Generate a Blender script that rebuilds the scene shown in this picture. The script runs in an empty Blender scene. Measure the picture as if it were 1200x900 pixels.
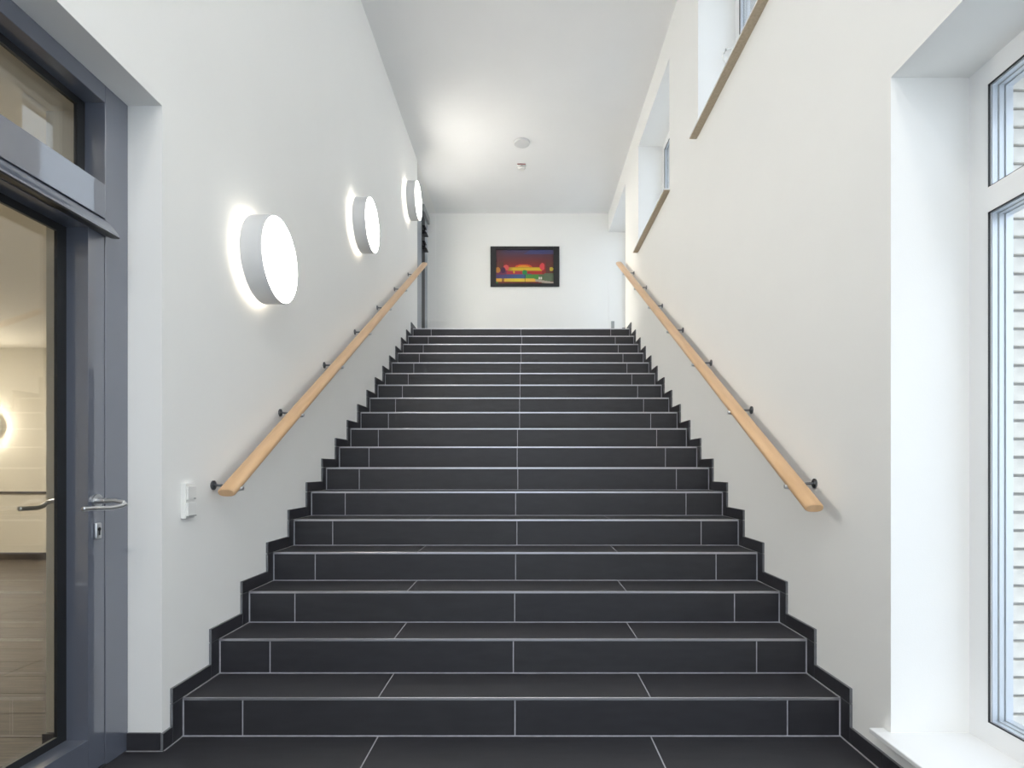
import bpy, bmesh, math, random
from mathutils import Vector, Matrix
random.seed(7)
SC = bpy.context.scene
COL = SC.collection
PI = math.pi

# ------------------------------------------------------------------ camera
cam = bpy.data.cameras.new('camera')
cam.sensor_width = 36.0
cam.lens = 663.0 / 1200.0 * 36.0
cam.shift_x = -16.3 / 1200.0
cam.shift_y = 99.8 / 1200.0
cam.clip_start = 0.05
camo = bpy.data.objects.new('camera', cam)
camo.location = (0.063, 0.0, 1.176)
camo.rotation_euler = (PI / 2, 0, 0)
COL.objects.link(camo)
SC.camera = camo

# ------------------------------------------------------------------ world, light, exposure
w = bpy.data.worlds.new('overcast_sky')
SC.world = w
w.use_nodes = True
bg = w.node_tree.nodes['Background']
bg.inputs[0].default_value = (0.80, 0.88, 1.0, 1)
bg.inputs[1].default_value = 0.92
LAMP_FACE = 10.6
LAMP_BACK = 3.2
ENTRY_FILL = 30.0
CORR_FILL = 270.0
HALL_LAMP = 66.0
SC.view_settings.view_transform = 'Standard'
SC.view_settings.look = 'None'
SC.view_settings.gamma = 1.0
SC.view_settings.use_curve_mapping = False
SC.view_settings.exposure = 1.33
SC.cycles.use_denoising = True
SC.cycles.max_bounces = 14
SC.cycles.diffuse_bounces = 8
SC.cycles.transparent_max_bounces = 16
SC.cycles.sample_clamp_indirect = 8.0


# ------------------------------------------------------------------ materials
def new_mat(name):
    m = bpy.data.materials.new(name)
    m.use_nodes = True
    return m, m.node_tree, m.node_tree.nodes['Principled BSDF']


def mat(name, col, rough=0.5, metal=0.0, var=0.0, scale=8.0, bump=0.0, bscale=60.0, coat=0.0, spec=None, stretch=None):
    m, nt, b = new_mat(name)
    b.inputs['Base Color'].default_value = (*col, 1)
    b.inputs['Roughness'].default_value = rough
    b.inputs['Metallic'].default_value = metal
    if coat:
        b.inputs['Coat Weight'].default_value = coat
        b.inputs['Coat Roughness'].default_value = 0.04
        b.inputs['Coat IOR'].default_value = 2.0
    if spec is not None:
        b.inputs['Specular IOR Level'].default_value = spec
    tc = nt.nodes.new('ShaderNodeTexCoord')
    mp = nt.nodes.new('ShaderNodeMapping')
    nt.links.new(tc.outputs['Object'], mp.inputs[0])
    if stretch:
        mp.inputs['Scale'].default_value = stretch
    if var:
        n = nt.nodes.new('ShaderNodeTexNoise')
        n.inputs['Scale'].default_value = scale
        n.inputs['Detail'].default_value = 6
        nt.links.new(mp.outputs[0], n.inputs['Vector'])
        r = nt.nodes.new('ShaderNodeValToRGB')
        r.color_ramp.elements[0].position = 0.3
        r.color_ramp.elements[1].position = 0.7
        r.color_ramp.elements[0].color = tuple(c * (1 - var) for c in col) + (1,)
        r.color_ramp.elements[1].color = tuple(min(1, c * (1 + var)) for c in col) + (1,)
        nt.links.new(n.outputs['Fac'], r.inputs[0])
        nt.links.new(r.outputs[0], b.inputs['Base Color'])
    if bump:
        n2 = nt.nodes.new('ShaderNodeTexNoise')
        n2.inputs['Scale'].default_value = bscale
        n2.inputs['Detail'].default_value = 4
        nt.links.new(mp.outputs[0], n2.inputs['Vector'])
        bp = nt.nodes.new('ShaderNodeBump')
        bp.inputs['Strength'].default_value = bump
        bp.inputs['Distance'].default_value = 0.002
        nt.links.new(n2.outputs['Fac'], bp.inputs['Height'])
        nt.links.new(bp.outputs[0], b.inputs['Normal'])
    return m


def emit(name, col, s):
    m, nt, b = new_mat(name)
    b.inputs['Base Color'].default_value = (.8, .8, .8, 1)
    b.inputs['Emission Color'].default_value = (*col, 1)
    b.inputs['Emission Strength'].default_value = s
    return m


def glass(name, tint=(.97, .985, .98), ior=1.52):
    m = bpy.data.materials.new(name)
    m.use_nodes = True
    nt = m.node_tree
    nt.nodes.clear()
    out = nt.nodes.new('ShaderNodeOutputMaterial')
    tr = nt.nodes.new('ShaderNodeBsdfTransparent')
    tr.inputs[0].default_value = (*tint, 1)
    gl = nt.nodes.new('ShaderNodeBsdfGlossy')
    gl.inputs['Roughness'].default_value = 0.01
    fr = nt.nodes.new('ShaderNodeFresnel')
    ge = nt.nodes.new('ShaderNodeNewGeometry')
    mi = nt.nodes.new('ShaderNodeMix')      # the same reflectance when a ray leaves the pane as when it enters
    mi.inputs[2].default_value = ior
    mi.inputs[3].default_value = 1 / ior
    nt.links.new(ge.outputs['Backfacing'], mi.inputs[0])
    nt.links.new(mi.outputs[0], fr.inputs['IOR'])
    mx = nt.nodes.new('ShaderNodeMixShader')
    nt.links.new(fr.outputs[0], mx.inputs[0])
    nt.links.new(tr.outputs[0], mx.inputs[1])
    nt.links.new(gl.outputs[0], mx.inputs[2])
    nt.links.new(mx.outputs[0], out.inputs[0])
    return m


def wood(name, c1, c2, c3, axis_scale, rough=0.35):
    m, nt, b = new_mat(name)
    tc = nt.nodes.new('ShaderNodeTexCoord')
    mp = nt.nodes.new('ShaderNodeMapping')
    mp.inputs['Scale'].default_value = axis_scale
    nt.links.new(tc.outputs['Object'], mp.inputs[0])
    n = nt.nodes.new('ShaderNodeTexNoise')
    n.inputs['Scale'].default_value = 4
    n.inputs['Detail'].default_value = 8
    n.inputs['Distortion'].default_value = 0.4
    nt.links.new(mp.outputs[0], n.inputs['Vector'])
    r = nt.nodes.new('ShaderNodeValToRGB')
    e = r.color_ramp.elements
    e[0].position = .3
    e[0].color = (*c1, 1)
    e[1].position = .7
    e[1].color = (*c3, 1)
    k = e.new(.5)
    k.color = (*c2, 1)
    nt.links.new(n.outputs['Fac'], r.inputs[0])
    nt.links.new(r.outputs[0], b.inputs['Base Color'])
    b.inputs['Roughness'].default_value = rough
    return m


M = dict(
    wall=mat('white_wall_paint', (.90, .90, .885), .9, var=.005, scale=2.5, bump=.15, bscale=220),
    ceil=mat('white_ceiling_paint', (.88, .885, .89), .9, var=.01, scale=2),
    reveal=mat('white_reveal_paint', (.80, .81, .81), .85),
    cream=mat('cream_wall_paint', (.80, .765, .68), .9, var=.015, scale=2),
    tile=mat('anthracite_tile', (.030, .030, .036), .46, var=.10, scale=9, bump=.12, bscale=150, stretch=(1, 4, 4)),
    tile2=mat('anthracite_tile_dull', (.032, .032, .0375), .48, var=.12, scale=7, bump=.12, bscale=150, stretch=(1, 4, 4)),
    edge=mat('tile_cut_edge', (.16, .165, .18), .6, var=.15, scale=30),
    grout=mat('light_grey_grout', (.42, .42, .46), .9, var=.1, scale=40),
    steel=mat('brushed_steel', (.62, .62, .66), .32, .9, var=.05, scale=20, stretch=(.2, 8, 8)),
    satin=mat('satin_nickel', (.66, .67, .69), .30, 1.0),
    darksteel=mat('dark_steel', (.22, .23, .25), .35, 1.0),  # evenly dark steel for brackets and threshold
    anth=mat('anthracite_lacquer', (.115, .130, .172), .30, var=.02, scale=4, spec=.6, coat=1.0),
    anthlight=mat('grey_lacquer', (.33, .36, .40), .35),
    rubber=mat('black_rubber', (.012, .013, .015), .5),
    blackgloss=mat('black_profile', (.02, .02, .022), .3),
    pvc=mat('white_pvc', (.90, .90, .90), .28, spec=.5),
    spacer=mat('aluminium_spacer', (.66, .70, .76), .35, .5),
    sill=mat('white_laminate_sill', (.84, .85, .86), .25),
    chip=mat('chipboard_underside', (.52, .44, .33), .8, var=.10, scale=60),
    lampwhite=mat('white_lamp_lacquer', (.66, .67, .68), .4),
    plastic=mat('white_plastic', (.84, .84, .82), .3),
    plastic2=mat('grey_plastic', (.35, .36, .36), .4),
    frame=mat('black_picture_frame', (.016, .016, .018), .35),
    brick=mat('white_brick', (.72, .69, .64), .85, var=.14, scale=18, bump=.5, bscale=70),
    mortar=mat('grey_mortar', (.46, .45, .44), .95, var=.1, scale=40, bump=.3),
    paving=mat('bounce_paving', (.74, .74, .72), .9, var=.1, scale=3),
    red=mat('dull_red_plastic', (.35, .10, .10), .5),
    diffuser=emit('lit_diffuser', (1.0, .945, .85), LAMP_FACE),
    backlight=emit('lit_back_ring', (1.0, .90, .74), LAMP_BACK),
    hall=emit('lit_hall_lamp', (1.0, .92, .80), HALL_LAMP),
    glass=glass('window_glass'),
    doorglass=glass('door_glass', (.93, .93, .90), 1.75),
    rail=wood('beech_wood', (.64, .405, .22), (.70, .45, .25), (.76, .50, .285), (6, .6, .6), .3),
    plank=wood('brown_oak_floor', (.036, .027, .021), (.062, .047, .036), (.10, .077, .058), (.9, 16, 1), .6),
    plank2=wood('pale_oak_floor', (.044, .034, .026), (.075, .058, .044), (.118, .092, .07), (.9, 18, 1), .6),
)


# ------------------------------------------------------------------ helpers
def box(bm, lo, hi, bevel=0.0, seg=2):
    lo = Vector(lo)
    hi = Vector(hi)
    r = bmesh.ops.create_cube(bm, size=1.0)
    vs = r['verts']
    for v in vs:
        v.co = Vector(((lo[i] + hi[i]) / 2 + v.co[i] * (hi[i] - lo[i]) for i in range(3)))
    if bevel:
        es = list({e for v in vs for e in v.link_edges})
        bmesh.ops.bevel(bm, geom=es, offset=bevel, segments=seg, affect='EDGES', profile=.6)


def obj(name, bm, m, parent=None, smooth=False, origin=None):
    me = bpy.data.meshes.new(name)
    bmesh.ops.recalc_face_normals(bm, faces=bm.faces)
    bm.to_mesh(me)
    bm.free()
    if smooth:
        for p in me.polygons:
            p.use_smooth = True
        if smooth != 'all':
            me.set_sharp_from_angle(angle=math.radians(38))
    if isinstance(m, (list, tuple)):
        for x in m:
            me.materials.append(x)
    else:
        me.materials.append(m)
    o = bpy.data.objects.new(name, me)
    COL.objects.link(o)
    if parent:
        o.parent = parent
    if origin:
        me.transform(Matrix.Translation(-Vector(origin)))
        o.location = origin
    return o


def boxo(name, lo, hi, m, parent=None, bevel=0.0):
    bm = bmesh.new()
    box(bm, lo, hi, bevel)
    return obj(name, bm, m, parent)


def cyl(bm, p0, p1, r, n=24, r2=None, caps=True):
    p0 = Vector(p0)
    p1 = Vector(p1)
    d = p1 - p0
    q = d.to_track_quat('Z', 'Y').to_matrix().to_4x4()
    q.translation = (p0 + p1) / 2
    bmesh.ops.create_cone(bm, cap_ends=caps, segments=n, radius1=r, radius2=r if r2 is None else r2, depth=d.length, matrix=q)


def tube(bm, pts, r, n=12):
    """swept round tube through pts, rounded ends"""
    pts = [Vector(p) for p in pts]
    rings = []
    N = len(pts)
    for i, p in enumerate(pts):
        t = (pts[min(i + 1, N - 1)] - pts[max(i - 1, 0)]).normalized()
        up = Vector((0, 0, 1)) if abs(t.z) < .9 else Vector((1, 0, 0))
        a = t.cross(up).normalized()
        b = a.cross(t).normalized()
        rings.append((p, t, a, b))
    allr = []
    p, t, a, b = rings[0]
    for s in (.35, .75):
        allr.append([bm.verts.new(p - t * r * (1 - s) * .7 + (a * math.cos(2 * PI * k / n) + b * math.sin(2 * PI * k / n)) * r * s) for k in range(n)])
    for p, t, a, b in rings:
        allr.append([bm.verts.new(p + (a * math.cos(2 * PI * k / n) + b * math.sin(2 * PI * k / n)) * r) for k in range(n)])
    p, t, a, b = rings[-1]
    for s in (.75, .35):
        allr.append([bm.verts.new(p + t * r * (1 - s) * .7 + (a * math.cos(2 * PI * k / n) + b * math.sin(2 * PI * k / n)) * r * s) for k in range(n)])
    for i in range(len(allr) - 1):
        for k in range(n):
            bm.faces.new((allr[i][k], allr[i][(k + 1) % n], allr[i + 1][(k + 1) % n], allr[i + 1][k]))
    bm.faces.new(allr[0])
    bm.faces.new(allr[-1])


def tag(o, label=None, cat=None, group=None, kind=None):
    if label:
        o['label'] = label
    if cat:
        o['category'] = cat
    if group:
        o['group'] = group
    if kind:
        o['kind'] = kind
    return o


def empty(name, loc=(0, 0, 0), **k):
    o = bpy.data.objects.new(name, None)
    o.empty_display_size = .1
    o.location = loc
    COL.objects.link(o)
    tag(o, **k)
    return o


def slab_with_holes(bm, axis, a0, a1, u0, u1, v0, v1, holes):
    """wall perpendicular to axis between a0..a1 covering u,v rectangle minus holes. axis 'x': u=y,v=z; 'y': u=x,v=z; 'z': u=x,v=y"""
    us = sorted({u0, u1, *[h[0] for h in holes], *[h[1] for h in holes]})
    vs = sorted({v0, v1, *[h[2] for h in holes], *[h[3] for h in holes]})
    us = [u for u in us if u0 <= u <= u1]
    vs = [v for v in vs if v0 <= v <= v1]

    def solid(i, j):
        if i < 0 or j < 0 or i >= len(us) - 1 or j >= len(vs) - 1:
            return False
        cu = (us[i] + us[i + 1]) / 2
        cv = (vs[j] + vs[j + 1]) / 2
        return not any(h[0] < cu < h[1] and h[2] < cv < h[3] for h in holes)

    def P(a, u, v):
        return (a, u, v) if axis == 'x' else ((u, a, v) if axis == 'y' else (u, v, a))

    def quad(*ps):
        bm.faces.new([bm.verts.new(p) for p in ps])
    for i in range(len(us) - 1):
        for j in range(len(vs) - 1):
            if not solid(i, j):
                continue
            A, B, C, D = us[i], us[i + 1], vs[j], vs[j + 1]
            for a in (a0, a1):
                quad(P(a, A, C), P(a, B, C), P(a, B, D), P(a, A, D))
            if not solid(i - 1, j):
                quad(P(a0, A, C), P(a1, A, C), P(a1, A, D), P(a0, A, D))
            if not solid(i + 1, j):
                quad(P(a0, B, C), P(a1, B, C), P(a1, B, D), P(a0, B, D))
            if not solid(i, j - 1):
                quad(P(a0, A, C), P(a1, A, C), P(a1, B, C), P(a0, B, C))
            if not solid(i, j + 1):
                quad(P(a0, A, D), P(a1, A, D), P(a1, B, D), P(a0, B, D))
    bmesh.ops.remove_doubles(bm, verts=bm.verts, dist=1e-5)


# ------------------------------------------------------------------ dimensions (metres)
RUN, RISE, Y1 = .2982, .16982, 2.4915
NST = 18
HW = 1.450            # half width of the flight
WX = 1.463            # wall faces
LAND = NST * RISE
YL = Y1 + (NST - 1) * RUN
YB = 9.59             # back wall
YF = -2.6             # wall behind the camera
HC = 5.514            # ceiling
LX = -1.606           # door plane on the left
WXO = 1.764           # window plane on the right
WIN_LOW = (.64, 2.170, .166, 2.678)
WIN_LOW2 = (-1.80, -.27, .166, 2.678)
WIN_A = (3.08, 4.600, 3.90, 5.19)
WIN_B = (5.52, 7.040, 3.90, 5.19)
WIN_L = (7.96, 9.585, LAND, 5.19)
DOOR = (1.03, 2.373, 0.0, 2.70)
DOOR2 = (7.95, 9.585, LAND, 5.512)

# ------------------------------------------------------------------ setting: shell
bm = bmesh.new()
slab_with_holes(bm, 'x', -WX - .444, -WX, YF, YB, 0, HC, [DOOR, DOOR2])
tag(obj('wall_left', bm, M['wall']), kind='structure', label='tall white wall on the side of the grey glazed door')
bm = bmesh.new()
slab_with_holes(bm, 'x', WX, WXO + .09, YF, YB, 0, HC, [WIN_LOW, WIN_LOW2, WIN_A, WIN_B, WIN_L])
tag(obj('wall_right', bm, M['wall']), kind='structure', label='tall white wall with the deep window recesses')
tag(boxo('wall_back', (-2.2, YB, LAND - .35), (2.2, YB + .3, HC + .1), M['wall']), kind='structure', label='white end wall behind the landing')
bm = bmesh.new()
slab_with_holes(bm, 'y', YF - .3, YF, -2.2, 2.2, 0, HC, [(-1.35, 1.35, .05, 5.2)])
tag(obj('wall_front', bm, M['wall']), kind='structure', label='white entrance wall behind the viewer')
tag(boxo('ceiling', (-2.2, YF - .3, HC), (2.2, YB + .3, HC + .2), M['ceil']), kind='structure', label='smooth pale ceiling above stairs and landing')

# floor with tiles
fl = empty('floor', kind='structure', label='anthracite tiled floor before the stairs')
boxo('screed', (-1.907, YF, -.2), (WX, Y1 + .02, -.0015), M['grout'], fl)
rows = [Y1]
while rows[-1] > YF:
    rows.append(rows[-1] - .6)
for a, b in zip(rows[1:], rows[:-1]):
    a = max(a, YF)
    for x0, x1 in ((-1.65, -.588), (-.588, .613), (.613, WX - .013)):
        if a < 1.03 and x0 < -1.6:
            x0 = -WX + .013
        bm = bmesh.new()
        box(bm, (x0 + .003, a + .003, -.012), (x1 - .003, b - .004, 0), .0008, 1)
        obj('floor_tile', bm, random.choice((M['tile'], M['tile2'])), fl)

for lo, hi in (((-HW, 2.361, -.001), (-HW + .006, Y1, .0004)), ((-1.604, 2.355, -.001), (-HW, 2.361, .0004)),
               ((HW - .006, YF, -.001), (HW, Y1, .0004))):
    boxo('grout_joint', lo, hi, M['grout'], fl)

# ------------------------------------------------------------------ staircase
st = empty('staircase', (0, Y1, 0), label='straight dark-tiled flight of eighteen steps with pale joints between white walls', cat='stairs')
stm = Matrix.Translation((0, -Y1, 0))


def spart(name, bm, m, parent=st):
    o = obj(name, bm, m)
    o.parent = parent
    o.matrix_parent_inverse = Matrix.Translation((0, -Y1, 0))
    return o


bm = bmesh.new()
prof = [(Y1 + .0015, -.002)]
for k in range(1, NST + 1):
    y = Y1 + (k - 1) * RUN + .0015
    prof.append((y, k * RISE - .0015))
    if k < NST:
        prof.append((y + RUN, k * RISE - .0015))
prof.append((YB - .004, LAND - .0015))
prof.append((YB - .004, LAND - .3))
prof.append((YL + .1, LAND - .3))
prof.append((Y1 + .5, -.002))
prof[0] = (Y1 + .0015, -.0015)
f0 = [bm.verts.new((-HW, y, z)) for y, z in prof]
f1 = [bm.verts.new((HW, y, z)) for y, z in prof]
bm.faces.new(f0)
bm.faces.new(list(reversed(f1)))
for i in range(len(prof)):
    j = (i + 1) % len(prof)
    bm.faces.new((f0[i], f0[j], f1[j], f1[i]))
spart('stair_core', bm, M['grout'])
for k in range(1, NST + 1):
    y = Y1 + (k - 1) * RUN
    z = k * RISE
    off = {1: .015}.get(k, random.uniform(-.012, .012))
    mt = (M['tile'], M['tile2'])
    G = .0028
    for x0, x1 in ((-HW + .005, -1.2 + off), (-1.2 + off, off), (off, 1.2 + off), (1.2 + off, HW - .005)):
        bm = bmesh.new()
        box(bm, (x0 + G, y, z - RISE + .004), (x1 - G, y + .01, z - .0125), .0008, 1)
        spart('riser_tile', bm, mt[(k + (x0 > 0)) % 2])
    y2 = y + RUN if k < NST else y + .6
    for x0, x1 in ((-HW + .005, -.588), (-.588, .613), (.613, HW - .005)):
        bm = bmesh.new()
        box(bm, (x0 + G, y + .006, z - .01), (x1 - G, y2 - .0035, z), .0008, 1)
        spart('tread_tile', bm, mt[(k + (x0 > 0)) % 2])
    bm = bmesh.new()
    box(bm, (-HW + .004, y - .001, z - .011), (HW - .004, y + .005, z + .0005), .0012, 1)
    spart('nosing_strip', bm, M['steel'])
# landing tiles beyond the first row
yy = YL + .6
while yy < YB - .05:
    for x0, x1 in ((-HW + .005, -.588), (-.588, .613), (.613, HW - .005)):
        bm = bmesh.new()
        box(bm, (x0 + .003, yy + .003, LAND - .01), (x1 - .003, min(yy + .6, YB) - .003, LAND), .0008, 1)
        spart('landing_tile', bm, M['tile'])
    yy += .6

# stepped baseboards, tile by tile
SK = .066
for s, nm in ((-1, 'left'), (1, 'right')):
    bb = empty('baseboard_' + nm, kind='structure', label='stepped anthracite tile skirting along the %s' % ('wall of lamps' if s < 0 else 'wall of upper windows'))

    def sk(y0, y1, z0, z1, xin=HW, xout=WX, m=None, name='skirting_tile'):
        lo = min(s * xin, s * xout)
        hi = max(s * xin, s * xout)
        bm = bmesh.new()
        box(bm, (lo, y0, z0), (hi, y1, z1), .001, 1)
        bmesh.ops.recalc_face_normals(bm, faces=bm.faces)
        for f in bm.faces:
            if abs(f.normal.x) < .5:
                f.material_index = 1
        obj(name, bm, [m or M['tile'], M['edge']], bb)
    for k in range(1, NST + 1):
        yf = Y1 + (k - 1) * RUN - SK
        z = k * RISE
        sk(yf, yf + SK + .012, z - RISE + (.002 if k > 1 else .002), z - .002)          # upright before the riser
        y2 = yf + RUN - .003 if k < NST else (DOOR2[0] if s < 0 else WIN_L[0])
        sk(yf, y2, z + .001, z + SK)                                                    # piece along the tread
        # joint filler behind the pieces
    # ground floor runs
    if s > 0:
        y = YF
        while y < Y1 - SK - .01:
            sk(y + .002, min(y + .6, Y1 - SK) - .002, .002, .07)
            y += .6
    else:
        sk(2.361, Y1 - SK - .004, .002, .072)
        y = YF
        while y < DOOR[0] - .1:
            sk(y + .002, min(y + .6, DOOR[0]) - .002, .002, .07)
            y += .6
        bm = bmesh.new()
        box(bm, (-1.604, 2.361, .003), (-WX - .004, 2.373, .072), .001, 1)
        obj('skirting_tile', bm, M['tile'], bb)

# ------------------------------------------------------------------ right hand windows


def ring(bm, x0, x1, y0, y1, z0, z1, wy, wz0, wz1=None, bevel=0):
    wz1 = wz0 if wz1 is None else wz1
    box(bm, (x0, y0, z0), (x1, y0 + wy, z1), bevel)
    box(bm, (x0, y1 - wy, z0), (x1, y1, z1), bevel)
    box(bm, (x0, y0 + wy, z0), (x1, y1 - wy, z0 + wz0), bevel)
    box(bm, (x0, y0 + wy, z1 - wz1), (x1, y1 - wy, z1), bevel)


def pane_set(w, y0, y1, z0, z1, X):
    """gasket line, aluminium spacers and glass inside an opening"""
    bm = bmesh.new()
    ring(bm, X + .001, X + .008, y0, y1, z0, z1, .003, .003)
    obj('gasket', bm, M['rubber'], w)
    bm = bmesh.new()
    ring(bm, X + .013, X + .034, y0, y1, z0, z1, .005, .005)
    ring(bm, X + .038, X + .056, y0, y1, z0, z1, .007, .007)
    ring(bm, X + .058, X + .084, y0, y1, z0, z1, .012, .012)
    obj('spacer', bm, M['spacer'], w)
    bm = bmesh.new()
    ring(bm, X + .034, X + .038, y0, y1, z0, z1, .007, .007)
    obj('seal', bm, M['plastic2'], w)
    bm = bmesh.new()
    box(bm, (X + .020, y0 + .003, z0 + .003), (X + .024, y1 - .003, z1 - .003))
    obj('pane', bm, M['glass'], w)


def make_window(n, R, transom, label, sill=True, handle=False, sillbevel=True):
    y0, y1, z0, z1 = R
    w = empty('window_%d' % n, kind='structure', label=label)
    X = WXO
    bm = bmesh.new()
    ring(bm, X, X + .083, y0, y1, z0, z1, .086, .078 if transom else .07, .085)
    if transom:
        box(bm, (X, y0 + .086, 2.122), (X + .083, y1 - .086, 2.213))
    obj('window_frame', bm, M['pvc'], w)
    if transom:
        pane_set(w, y0 + .086, y1 - .086, z0 + .078, 2.122, X)
        pane_set(w, y0 + .086, y1 - .086, 2.213, z1 - .085, X)
    else:
        pane_set(w, y0 + .086, y1 - .086, z0 + .07, z1 - .085, X)
    if sill:
        lo = 1.402
        bm = bmesh.new()
        box(bm, (lo, y0 + .001, z0 - .018), (X, y1 - .001, z0 + .001), .0025, 1)
        box(bm, (lo, y0 - .035, z0 - .018), (WX - .002, y0 + .004, z0 + .001), .0025, 1)
        box(bm, (lo, y1 - .004, z0 - .018), (WX - .002, y1 + .04, z0 + .001), .0025, 1)
        bmesh.ops.recalc_face_normals(bm, faces=bm.faces)
        for f in bm.faces:
            if f.normal.z < -.7 and not transom:
                f.material_index = 1
        obj('window_sill', bm, [M['sill'], M['chip']], w)
    if handle:
        hz = z0 + .60
        hy = y1 - .05
        bm = bmesh.new()
        box(bm, (X - .012, hy - .014, hz - .035), (X, hy + .014, hz + .035), .004)
        tube(bm, [(X - .008, hy, hz + .045), (X - .050, hy, hz + .062), (X - .092, hy, hz + .050), (X - .112, hy, hz + .010), (X - .108, hy, hz - .030), (X - .088, hy, hz - .062)], .0095)
        obj('window_handle', bm, M['plastic'], w, smooth=True)
    return w


make_window(1, WIN_LOW, True, 'tall white window with a crossbar and deep white sill beside the first step')
make_window(2, WIN_A, False, 'high white window with handle, nearer of the two above the handrail', handle=True)
make_window(3, WIN_B, False, 'high white window, farther of the two above the handrail')
make_window(4, WIN_L, False, 'tall white window beside the upper landing', sill=False)
make_window(5, WIN_LOW2, True, 'unseen tall white window added behind the viewer for daylight')  # unseen window added for light, continuing the window spacing
# unseen glazing added behind the viewer to let in more daylight
w6 = empty('window_6', kind='structure', label='unseen glazed front added behind the viewer for daylight')
bm = bmesh.new()
for x in (-1.35, -.03, 1.29):
    box(bm, (x, YF - .1, .05), (x + .06, YF - .03, 5.2))
for z in (.05, 2.1, 3.6, 5.14):
    box(bm, (-1.29, YF - .1, z), (1.29, YF - .03, z + .06))
obj('window_frame', bm, M['anth'], w6)
boxo('pane', (-1.29, YF - .07, .11), (1.29, YF - .064, 5.14), M['glass'], w6)

# outer brick leaf with built bricks round the big window
bx0, bx1 = WXO + .09, WXO + .09 + .235
bl = empty('wall_outside', kind='structure', label='pale brick outer wall seen through the tall window')
bm = bmesh.new()
slab_with_holes(bm, 'x', bx0, bx1 - .006, YF, YB, -.3, HC,
                [(WIN_LOW[0] - .0, WIN_LOW[1] - .014, WIN_LOW[2] - .03, WIN_LOW[3])] +
                [(h[0], h[1], h[2] - .02, h[3]) for h in (WIN_LOW2, WIN_A, WIN_B, WIN_L)])
obj('mortar_bed', bm, M['mortar'], bl)
course = .0694
nb = int((2.66 - .17) / course) + 1
bricks = {}
for wdt, key in ((.108, 'h'), (.225, 'f')):
    bm = bmesh.new()
    box(bm, (0, -.018, 0), (wdt, 0, course - .011), .0025, 1)
    me = bpy.data.meshes.new('brick')
    bm.to_mesh(me)
    bm.free()
    me.materials.append(M['brick'])
    bricks[key] = me
for i in range(nb):
    z = .185 + i * course
    lay = [('h', bx0 + .003), ('h', bx0 + .122)] if i % 2 else [('f', bx0 + .003)]
    for key, x in lay:
        o = bpy.data.objects.new('brick', bricks[key])
        o.location = (x, WIN_LOW[1] - .014 + random.uniform(-.001, .001), z)
        o.parent = bl
        COL.objects.link(o)
        o = bpy.data.objects.new('brick', bricks[key])
        o.location = (x, WIN_LOW[0] + .018 + random.uniform(-.001, .001), z)
        o.parent = bl
        COL.objects.link(o)
boxo('outer_sill', (bx0, WIN_LOW[0], WIN_LOW[2] - .03), (bx1 + .04, WIN_LOW[1] - .033, WIN_LOW[2] + .002), M['spacer'], bl, .002)
tag(boxo('floor_outside', (bx1 + .01, -8, -.35), (14, 16, -.2), M['paving']), kind='structure', label='unseen paving outside, made pale to bounce light indoors')  # kept pale so it throws daylight up onto the low walls

# ------------------------------------------------------------------ grey glazed door on the left
dr = empty('door_1', kind='structure', label='anthracite glazed door with a transom light in a white reveal')
DY1 = 2.373
JW = .128
FT = .095
X0, X1 = LX - FT, LX
bm = bmesh.new()
box(bm, (X0, DY1 - JW, 0), (X1, DY1, 2.70), .0015, 1)               # far jamb
box(bm, (X0, DOOR[0], 0), (X1, DOOR[0] + .07, 2.70), .0015, 1)      # near jamb
box(bm, (X0, DOOR[0] + .07, 2.63), (X1, DY1 - JW, 2.70), .0015, 1)   # head
obj('door_frame', bm, M['anth'], dr)
boxo('transom_bar', (X0, DOOR[0] + .07, 2.170), (X1, DY1 - JW, 2.305), M['anth'], dr, .002)
GY0 = DOOR[0] + .07
bm = bmesh.new()
ring(bm, X0 + .0, X0 + .014, GY0, DY1 - JW, 2.305, 2.63, .038, .012, .030)
obj('transom_gasket', bm, M['rubber'], dr)
boxo('transom_pane', (X0 + .003, GY0 + .02, 2.31), (X0 + .009, DY1 - JW - .02, 2.615), M['doorglass'], dr)
# leaf
LY1 = DY1 - JW - .005
LY0 = GY0 + .005
bm = bmesh.new()
ring(bm, X0, X1, LY0, LY1, .012, 2.163, .083, .131, .065, .0015)
leaf = obj('door_leaf', bm, M['anth'], dr)
bm = bmesh.new()
ring(bm, X0 + .0, X0 + .012, LY0 + .083, LY1 - .083, .143, 2.098, .042, .030, .030)
obj('glazing_bead', bm, M['rubber'], leaf)
boxo('door_glass', (X0 + .003, LY0 + .1, .15), (X0 + .009, LY1 - .1, 2.09), M['doorglass'], leaf)
bm = bmesh.new()
box(bm, (X0, LY1 + .0, .0), (X1 - .03, LY1 + .0048, 2.17))
box(bm, (X0, LY0, 2.163), (X1 - .03, LY1, 2.1695))
obj('gap_backing', bm, M['rubber'], dr)  # dark strips behind the leaf gaps, standing in for their shade
# weather bar over the leaf (wedge with rounded nose)
prof = [(0, 2.164), (-.004, 2.166), (.016, 2.150), (.036, 2.126), (.052, 2.104), (.056, 2.094), (.050, 2.090), (.020, 2.093), (0, 2.100)]
prof = [(max(p[0], 0), p[1]) for p in prof if p[0] >= 0]
bm = bmesh.new()
ya, yb = GY0, DY1 - JW + .004
A = [bm.verts.new((X1 + dx, ya, z)) for dx, z in prof]
B = [bm.verts.new((X1 + dx, yb, z)) for dx, z in prof]
bm.faces.new(A)
bm.faces.new(B[::-1])
for i in range(len(prof)):
    j = (i + 1) % len(prof)
    f = bm.faces.new((A[i], A[j], B[j], B[i]))
    f.material_index = 0 if i < 4 else 1
obj('weather_bar', bm, [M['anth'], M['blackgloss']], leaf)
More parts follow.
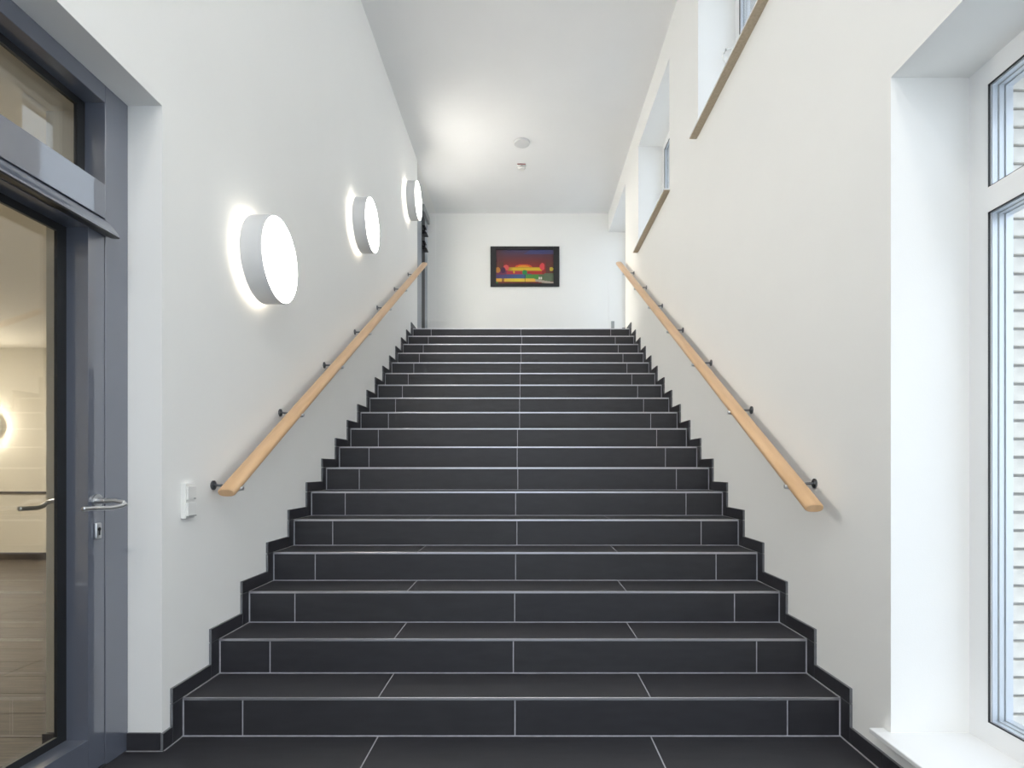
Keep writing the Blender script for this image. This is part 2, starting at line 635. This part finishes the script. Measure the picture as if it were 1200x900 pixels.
# fittings
hy, hz = 2.198, 1.053
for sd in (1, -1):
    bx = X1 if sd > 0 else X0
    bm = bmesh.new()
    cyl(bm, (bx, hy, hz), (bx + sd * .008, hy, hz), .026)
    cyl(bm, (bx + sd * .008, hy, hz), (bx + sd * .035, hy, hz), .011)
    tube(bm, [(bx + sd * .03, hy, hz), (bx + sd * .07, hy + .004, hz), (bx + sd * .100, hy + .008, hz - .006), (bx + sd * .108, hy + .006, hz - .013), (bx + sd * .102, hy - .012, hz - .020), (bx + sd * .09, hy - .05, hz - .024), (bx + sd * .075, hy - .10, hz - .022), (bx + sd * .068, hy - .152, hz - .021)], .0085)
    obj('door_handle', bm, M['satin'], leaf, smooth=True)
    bm = bmesh.new()
    box(bm, (min(bx, bx + sd * .012), hy - .015, .905), (max(bx, bx + sd * .012), hy + .015, .968), .006, 3)
    lk = obj('lock_plate', bm, M['satin'], leaf, smooth=True)
bm = bmesh.new()
cyl(bm, (X1 + .010, hy, .943), (X1 + .0135, hy, .943), .0075, 16)
box(bm, (X1 + .010, hy - .003, .920), (X1 + .0135, hy + .003, .943))
obj('keyhole', bm, M['rubber'], leaf)
boxo('threshold', (X0 - .02, DOOR[0] + .07, -.001), (X1 + .005, DY1 - JW, .010), M['darksteel'], dr, .002)

# room behind the door
S = 'structure'
RX = -8.2
HYE = 7.38
tag(boxo('wall_side_room_far', (RX, HYE, 0), (-1.907, HYE + .2, 2.76), M['cream']), kind=S, label='cream far wall of the room behind the glazed door')
tag(boxo('wall_side_room_end', (RX - .2, -1.5, 0), (RX, HYE + .2, 2.76), M['cream']), kind=S, label='cream end wall of the side room')
tag(boxo('wall_side_room_near', (RX, -1.7, 0), (-1.907, -1.5, 2.76), M['cream']), kind=S, label='cream near wall of the side room')
bm = bmesh.new()
slab_with_holes(bm, 'x', -1.930, -1.9075, -1.5, HYE, 0, 2.76, [(DOOR[0], 2.36, 0, 2.70)])
tag(obj('wall_side_room_inner', bm, M['cream']), kind=S, label='cream wall around the door in the side room')
bm = bmesh.new()
box(bm, (-1.925, 2.345, 0), (LX - FT - .001, 2.3725, 2.699))
box(bm, (-1.925, DOOR[0] + .001, 2.66), (LX - FT - .001, 2.345, 2.699))
tag(obj('trim_1', bm, M['cream']), kind=S, label='cream lining of the door reveal')
tag(boxo('ceiling_side_room', (RX, -1.5, 2.76), (-1.907, HYE, 2.9), M['cream']), kind=S, label='pale ceiling of the side room')
bbr = empty('baseboard_side_room', kind=S, label='brown skirting in the side room')
boxo('skirting', (RX, HYE - .015, 0), (-1.93, HYE, .09), M['plank'], bbr)
boxo('skirting', (-1.93, 2.33, 0), (LX - FT - .01, 2.345, .085), M['plank'], bbr)
boxo('dado_strip', (RX, HYE - .025, .86), (-1.93, HYE, .885), M['plank'], bbr)
fr = empty('floor_side_room', kind=S, label='brown wood-look floor behind the glazed door')
boxo('screed', (RX, -1.5, -.2), (-1.66, HYE, -.012), M['mortar'], fr)
pw, pl = .245, 1.25
pm = []
for mm in (M['plank'], M['plank2']):
    bm = bmesh.new()
    box(bm, (.0015, .0015, -.012), (pl - .0015, pw - .0015, 0), .001, 1)
    me = bpy.data.meshes.new('floor_plank')
    bm.to_mesh(me)
    bm.free()
    me.materials.append(mm)
    pm.append(me)
ny = int((HYE + .1) / pw)
for j in range(ny):
    for i in range(6):
        x = -1.675 - (i + 1) * pl + (j % 3) * .0
        y = HYE - (j + 1) * pw
        if x < RX:
            continue
        o = bpy.data.objects.new('floor_plank', pm[(i + j * 2 + random.randint(0, 1)) % 2])
        o.location = (x, y, 0)
        o.parent = fr
        COL.objects.link(o)
# lamp on the far wall of that room and unseen lamps added for light
lp = empty('round_wall_light', (-6.93, HYE, 1.73), label='glowing round wall light seen through the glass door', cat='lamp')
bm = bmesh.new()
cyl(bm, (0, 0, 0), (0, -.05, 0), .17, 40)
obj('lamp_base', bm, M['plastic'], lp, smooth=True)
bm = bmesh.new()
cyl(bm, (0, -.05, 0), (0, -.075, 0), .165, 40, r2=.15)
obj('lamp_diffuser', bm, M['hall'], lp, smooth=True)
for i, (x, y) in enumerate(((-4.0, 3.2), (-6.2, 5.2))):
    cl = empty('added_ceiling_light', (x, y, 2.76), label=('unseen flat lamp added to the side room near the door', 'unseen flat lamp added to the side room near its far end')[i], cat='lamp', group='added side room lamps')
    bm = bmesh.new()
    cyl(bm, (0, 0, 0), (0, 0, -.06), .2, 32)
    obj('fill_housing', bm, M['plastic'], cl, smooth=True)
    bm = bmesh.new()
    cyl(bm, (0, 0, -.06), (0, 0, -.07), .19, 32)
    obj('lamp_diffuser', bm, M['hall'], cl, smooth=True)

# ------------------------------------------------------------------ landing door
d2 = empty('door_2', kind=S, label='grey metal door at the landing beside the topmost lamp')
bm = bmesh.new()
box(bm, (LX - .06, 9.33, LAND), (LX, 9.58, 5.40), .001, 1)
box(bm, (LX - .06, 7.95, 5.30), (LX, 9.33, 5.40), .001, 1)
box(bm, (LX - .06, 7.95, LAND), (LX, 8.05, 5.30), .001, 1)
obj('door_frame', bm, M['anthlight'], d2)
boxo('fixed_panel', (LX - .06, 7.955, 5.402), (LX - .005, 9.58, 5.511), M['wall'], d2)
bm = bmesh.new()
ring(bm, LX - .05, LX + .001, 8.05, 9.06, LAND + .005, 5.295, .05, .09, .05, .001)
box(bm, (LX - .05, 8.62, LAND + .09), (LX + .001, 9.02, 5.25))
lf = obj('door_leaf', bm, M['anthlight'], d2)
boxo('door_glass', (LX - .028, 8.09, LAND + .08), (LX - .022, 8.63, 5.255), M['doorglass'], lf)  # unseen pane added so the corridor lamp reaches the landing
boxo('seal', (LX - .055, 9.06, LAND + .002), (LX + .002, 9.33, 5.295), M['rubber'], d2)
# unseen corridor and lamp added behind it to light the landing
cw = empty('wall_added_corridor', kind=S, label='unseen pale corridor walls added behind the landing door')
CX0, CX1 = -4.6, -WX - .444
boxo('wall_panel', (CX0 - .15, 6.6, LAND - .1), (CX0, YB + .1, 5.5), M['wall'], cw)
boxo('wall_panel', (CX0, 6.5, LAND - .1), (CX1, 6.6, 5.5), M['wall'], cw)
boxo('wall_panel', (CX0, YB, LAND - .1), (-2.2, YB + .15, 5.5), M['wall'], cw)
boxo('wall_panel', (CX0, 6.6, 5.4), (CX1, YB, 5.5), M['wall'], cw)
boxo('wall_panel', (CX0, 6.6, LAND - .15), (CX1 + .2, YB, LAND), M['grout'], cw)
cl = empty('added_ceiling_light', (-3.0, 8.5, 5.4), label='unseen round lamp added behind the landing door to light the landing', cat='lamp')
bm = bmesh.new()
cyl(bm, (0, 0, 0), (0, 0, -.06), .27, 40)
obj('fill_housing', bm, M['plastic'], cl, smooth=True)
bm = bmesh.new()
cyl(bm, (0, 0, -.06), (0, 0, -.07), .25, 40)
obj('lamp_diffuser', bm, emit('corridor_fill_glow', (1.0, .95, .87), CORR_FILL), cl, smooth=True)
for hz2 in (5.04, 4.79):
    bm = bmesh.new()
    cyl(bm, (LX + .022, 9.20, hz2 - .07), (LX + .022, 9.20, hz2 + .07), .014, 14)
    for dz, ex in ((-.062, .075), (-.025, .05), (.055, .045)):
        box(bm, (LX + .002, 9.10, hz2 + dz - .006), (LX + ex, 9.26, hz2 + dz + .006), .002, 1)
    obj('door_hinge', bm, M['blackgloss'], d2)
bm = bmesh.new()
box(bm, (LX + .002, 9.05, 5.305), (LX + .045, 9.56, 5.42), .006)
obj('door_closer', bm, M['plastic2'], d2)

# ------------------------------------------------------------------ wall lamps
LR = .2355
lamps = [(3.165, 2.343, 'round white drum wall lamp, lowest of the three, nearest the glazed door'),
         (5.06, 3.355, 'round white drum wall lamp, middle one of the three above the handrail'),
         (7.22, 4.600, 'round white drum wall lamp, topmost of the three, beside the landing door')]


def drum(bm, x0, x1, r0, r1, n=72):
    """open ring wall from x0 to x1 with outer radius r0, inner r1"""
    c = []
    for (x, r) in ((x0, r0 - .002), (x0 + .002, r0), (x1 - .003, r0), (x1, r0 - .003), (x1, r1), (x0, r1)):
        c.append([bm.verts.new((x, r * math.cos(2 * PI * k / n), r * math.sin(2 * PI * k / n))) for k in range(n)])
    for i in range(6):
        a, b = c[i], c[(i + 1) % 6]
        for k in range(n):
            bm.faces.new((a[k], a[(k + 1) % n], b[(k + 1) % n], b[k]))


def disc(bm, x, r0, r1=None, n=72, t=.004):
    if r1 is None:
        cyl(bm, (x, 0, 0), (x + t, 0, 0), r0, n)
    else:
        c = []
        for (xx, r) in ((x, r0), (x + t, r0), (x + t, r1), (x, r1)):
            c.append([bm.verts.new((xx, r * math.cos(2 * PI * k / n), r * math.sin(2 * PI * k / n))) for k in range(n)])
        for i in range(4):
            a, b = c[i], c[(i + 1) % 4]
            for k in range(n):
                bm.faces.new((a[k], a[(k + 1) % n], b[(k + 1) % n], b[k]))


def make_lamp():
    t = empty('wall_lamp')
    bm = bmesh.new()
    drum(bm, .041, .156, LR, LR - .006)
    obj('drum_shade', bm, M['lampwhite'], t, smooth=True)
    bm = bmesh.new()
    disc(bm, .149, LR - .0065)
    obj('front_diffuser', bm, M['diffuser'], t, smooth=True)
    bm = bmesh.new()
    disc(bm, .046, LR - .0065)
    obj('back_tray', bm, M['lampwhite'], t, smooth=True)
    bm = bmesh.new()
    disc(bm, .042, LR - .012, LR - .032, t=.003)
    obj('glow_ring', bm, M['backlight'], t)
    bm = bmesh.new()
    cyl(bm, (0, 0, 0), (.046, 0, 0), LR - .045, 64)
    obj('wall_mount', bm, M['lampwhite'], t, smooth=True)
    return t


proto = make_lamp()
for i, (y, z, lab) in enumerate(lamps):
    if i == 0:
        t = proto
    else:
        t = proto.copy()
        COL.objects.link(t)
        for ch in proto.children:
            c = ch.copy()
            COL.objects.link(c)
            c.parent = t
    t.location = (-WX, y, z)
    tag(t, lab, 'lamp', 'drum wall lamps above the handrail')

# ------------------------------------------------------------------ unseen lamps added behind the viewer for even light
entry = emit('entrance_fill_glow', (1.0, .95, .88), ENTRY_FILL)
for i, x in enumerate((-.7, .7)):
    cl = empty('added_ceiling_light', (x, -1.3, HC), label=('unseen lamp added behind the viewer on the glazed door side', 'unseen lamp added behind the viewer on the window side')[i], cat='lamp', group='added lamps behind the viewer')
    bm = bmesh.new()
    cyl(bm, (0, 0, 0), (0, 0, -.07), .26, 40)
    obj('fill_housing', bm, M['lampwhite'], cl, smooth=True)
    bm = bmesh.new()
    cyl(bm, (0, 0, -.07), (0, 0, -.08), .25, 40)
    obj('lamp_diffuser', bm, entry, cl, smooth=True)

# ------------------------------------------------------------------ handrails
SL = RISE / RUN
ang = math.atan(SL)


def handrail(s, ys, ye, zref, yref, brackets, label):
    t = empty('handrail', (s * WX, ys, zref + (ys - yref) * SL), label=label, cat='handrail', group='beech handrails')
    inv = t.matrix_basis.inverted() if False else Matrix.Translation(-t.location)
    xc = s * 1.365
    a, b = .0415, .0225
    d = Vector((0, math.cos(ang), math.sin(ang)))
    nrm = Vector((0, -math.sin(ang), math.cos(ang)))
    P0 = Vector((xc, ys, zref + (ys - yref) * SL))
    L = (ye - ys) / math.cos(ang)
    bm = bmesh.new()
    n = 28
    st_ = [(0.0, .80), (.003, .92), (.009, 1.0)]
    m = 24
    st_ += [(.009 + (L - .018) * i / m, 1.0) for i in range(1, m)]
    st_ += [(L - .009, 1.0), (L - .003, .92), (L, .80)]
    rs = []
    for u, k in st_:
        rg = []
        for i in range(n):
            ph = 2 * PI * i / n
            cx, sz = math.cos(ph), math.sin(ph)
            ex = math.copysign(abs(cx) ** .75, cx) * a * (1 - (1 - k) * .5)
            ez = math.copysign(abs(sz) ** .75, sz) * b * k
            # cut the ends vertically
            sh = 0
            rg.append(bm.verts.new(P0 + d * u + Vector((ex, 0, 0)) + nrm * ez))
        rs.append(rg)
    for i in range(len(rs) - 1):
        for k in range(n):
            bm.faces.new((rs[i][k], rs[i][(k + 1) % n], rs[i + 1][(k + 1) % n], rs[i + 1][k]))
    bm.faces.new(rs[0])
    bm.faces.new(rs[-1])
    o = obj('rail', bm, M['rail'], t, smooth=True)
    o.matrix_parent_inverse = inv
    for y in brackets:
        z = zref + (y - yref) * SL
        bm = bmesh.new()
        cyl(bm, (s * WX, y, z), (s * (WX - .006), y, z), .0235, 28)
        cyl(bm, (s * (WX - .006), y, z), (s * (WX - .010), y, z), .014, 24)
        cyl(bm, (s * (WX - .008), y, z), (s * (1.365 - .030), y, z - .004), .006, 12)
        fo = obj('bracket', bm, M['darksteel'], t, smooth=True)
        fo.matrix_parent_inverse = inv
        bm = bmesh.new()
        zc = z - .004
        cyl(bm, (s * 1.345, y, zc - .012), (s * 1.314, y, zc - .012), .015, 20, r2=.009)
        e = obj('end_cap', bm, M['satin'], fo, smooth=True)
    return t


handrail(1, 2.55, 7.93, 1.107, 2.74, [2.74, 3.505, 4.27, 5.035, 5.80, 6.56, 7.32], 'long beech handrail on the wall with the window recesses')
handrail(-1, 2.695, 7.98, 1.098, 2.758, [2.758, 3.51, 4.275, 5.04, 5.80, 6.56, 7.32], 'long beech handrail on the wall below the round lamps')

# ------------------------------------------------------------------ light switch
sw = empty('light_switch', (-WX, 2.536, 1.034), label='white surface-mounted double switch near the glazed door', cat='switch')
bm = bmesh.new()
box(bm, (0, -.036, -.078), (.022, .036, .078), .004, 2)
obj('switch_box', bm, M['plastic'], sw)
for dz, nm in ((.036, 'rocker'), (-.036, 'socket_flap')):
    bm = bmesh.new()
    box(bm, (.0215, -.030, dz - .031), (.031, .031, dz + .031), .003, 2)
    o = obj(nm, bm, M['plastic'], sw)
bm = bmesh.new()
box(bm, (.031, .012, .008), (.0325, .026, .013))
box(bm, (.031, -.028, -.069), (.0325, .030, -.064))
obj('switch_mark', bm, M['plastic2'], sw)

# ------------------------------------------------------------------ painting
pc = ((-.541 + .634) / 2, YB, 4.603)
pt = empty('painting', pc, label='framed colourful sunset landscape painting in a black frame on the end wall', cat='painting')
PW, PH = .583, .3395
bm = bmesh.new()
iw, ih = .486, .285
cxo = -.003
for lo, hi in (((-PW, -.03, -PH), (-iw + cxo, -.001, PH)), ((iw + cxo, -.03, -PH), (PW, -.001, PH)),
               ((-iw + cxo, -.03, ih), (iw + cxo, -.001, PH)), ((-iw + cxo, -.03, -PH), (iw + cxo, -.001, -ih))):
    box(bm, lo, hi, .002, 1)
obj('picture_frame', bm, M['frame'], pt)


def lerp(a, b, t):
    t = max(0, min(1, t))
    return tuple(a[i] + (b[i] - a[i]) * t for i in range(3))


def art(u, v):
    # painted sunset landscape, u right, v down
    edge = abs(u - .5) * 2
    c = lerp((74, 62, 92), (120, 48, 48), (v - .05) / .28)
    c = lerp(c, (84, 48, 52), (edge - .6) / .5 * (1 if v < .5 else .4))
    if v < .13 and u > .6 - v:
        c = lerp(c, (66, 74, 128), .75)
    if v > .36:
        c = lerp((124, 46, 44), (150, 40, 36), (v - .36) / .2)
        if edge > .74:
            c = (98, 54, 46)
    if ((u - .48) / .15) ** 2 + ((v - .51) / .085) ** 2 < 1 and v < .53:
        c = (226, 90, 38)
        if ((u - .48) / .11) ** 2 + ((v - .52) / .06) ** 2 < 1:
            c = (236, 150, 40)
    if .20 < u < .80 and .51 < v < .63:
        c = lerp((190, 150, 40), (238, 200, 40), 1 - abs(v - .57) / .06)
        if u < .3:
            c = lerp((160, 120, 50), c, (u - .2) / .1)
    if .14 < u < .80 and .62 < v < .745 - .02 * u:
        c = (186, 48, 44) if u > .55 else (180, 50, 70)
    if u < .18 and .62 < v < .75:
        c = (116, 48, 86)
    if .735 - .04 * u < v < .86 and u < .62:
        c = lerp((84, 62, 112), (64, 96, 140), u / .4)
    if v > .72 and u > .52 and v < .90:
        c = (76, 142, 62) if (u < .74 and v > .74) else (88, 108, 76)
    if u > .84 and .70 < v < .93:
        c = (92, 108, 84)
    if .845 < v < .945 and u < .66 + (v - .845) * .9:
        c = lerp((232, 208, 60), (240, 176, 70), abs(u - .35) * 3)
        if .1 < u < .14:
            c = (160, 110, 50)
    if v > .945:
        c = (118, 40, 40) if u < .8 else (120, 112, 92)
        if u < .03:
            c = (60, 130, 60)
    if u > .68 and abs(v - (.90 + (u - .68) * .28)) < .035:
        c = (178, 162, 150)
    # trees
    if ((u - .175) / .05) ** 2 + ((v - .53) / .085) ** 2 < 1:
        c = (222, 84, 84)
    if ((u - .125) / .04) ** 2 + ((v - .60) / .09) ** 2 < 1:
        c = (70, 36, 78)
    if .76 < u < .845 and ((u - .805) / .045) ** 2 + ((v - .5) / .11) ** 2 < 1:
        c = (224, 66, 70)
    if ((u - .50) / .045) ** 2 + ((v - .665) / .07) ** 2 < 1:
        c = (40, 146, 74)
    if abs(u - .503) < .006 and .73 < v < .97:
        c = (36, 46, 34)
    if abs(u - .31) < .012 and .62 < v < .69:
        c = (226, 176, 40)
    if ((u - .965) / .035) ** 2 + ((v - .57) / .06) ** 2 < 1:
        c = (208, 186, 62)
    if ((u - .03) / .045) ** 2 + ((v - .60) / .085) ** 2 < 1:
        c = (196, 132, 52)
    if (abs(u - .755) < .011 or abs(u - .79) < .011) and abs(v - .835) < .035:
        c = (236, 226, 214)
    return c


NX, NZ = 120, 72
vs, fs, cols = [], [], []
for j in range(NZ + 1):
    for i in range(NX + 1):
        vs.append((-iw + cxo + 2 * iw * i / NX, -.012, ih - 2 * ih * j / NZ))
for j in range(NZ):
    for i in range(NX):
        a = j * (NX + 1) + i
        fs.append((a, a + NX + 1, a + NX + 2, a + 1))
        cc = art((i + .5) / NX, (j + .5) / NZ)
        cols.append(tuple((x / 255.0) ** 2.2 * .85 + .004 for x in cc) + (1,))
me = bpy.data.meshes.new('canvas')
me.from_pydata(vs, [], fs)
ca = me.color_attributes.new('paint', 'FLOAT_COLOR', 'CORNER')
for p in me.polygons:
    for li in p.loop_indices:
        ca.data[li].color = cols[p.index]
pm_, nt, b = new_mat('painted_canvas')
at = nt.nodes.new('ShaderNodeVertexColor')
at.layer_name = 'paint'
nt.links.new(at.outputs[0], b.inputs['Base Color'])
b.inputs['Roughness'].default_value = .5
me.materials.append(pm_)
cv = bpy.data.objects.new('canvas', me)
cv.parent = pt
COL.objects.link(cv)

# ------------------------------------------------------------------ ceiling fittings
bm = bmesh.new()
cyl(bm, (0, 0, 0), (0, 0, -.028), .105, 40, r2=.1)
cyl(bm, (0, 0, -.028), (0, 0, -.033), .1, 40, r2=.08)
o = obj('smoke_alarm', bm, M['lampwhite'], smooth=True)
o.location = (.01, 7.50, HC)
tag(o, 'plain round white alarm on the ceiling, nearer the stairs than the smoke detector', 'smoke alarm')
sd = empty('smoke_detector', (.0, 8.10, HC), label='white smoke detector with dark slots on the ceiling before the landing wall', cat='smoke detector')
bm = bmesh.new()
cyl(bm, (0, 0, 0), (0, 0, -.016), .07, 36)
obj('detector_base', bm, M['plastic'], sd, smooth=True)
bm = bmesh.new()
cyl(bm, (0, 0, -.016), (0, 0, -.03), .045, 30)
obj('sensor_chamber', bm, M['plastic2'], sd, smooth=True)
bm = bmesh.new()
cyl(bm, (0, 0, -.03), (0, 0, -.05), .058, 36, r2=.04)
obj('detector_dome', bm, M['plastic'], sd, smooth=True)
bm = bmesh.new()
box(bm, (-.06, -.073, -.014), (.06, -.069, -.004))
obj('marking_strip', bm, M['red'], sd)

# ------------------------------------------------------------------ landing objects just above the top edge
o = boxo('wall_bracket_plate', (1.508, YB - .02, 3.50), (1.560, YB, 3.68), M['plastic2'])
tag(o, 'small grey upright plate low on the end wall beside the last step', 'wall plate')
bm = bmesh.new()
cyl(bm, (1.663, 9.40, 3.515), (1.735, 9.40, 3.515), .011, 12)
cyl(bm, (1.725, 9.40, 3.505), (1.725, 9.40, 3.55), .012, 12)
o = obj('window_stay', bm, M['blackgloss'])
tag(o, 'small black window stay low beside the landing window', 'window stay')
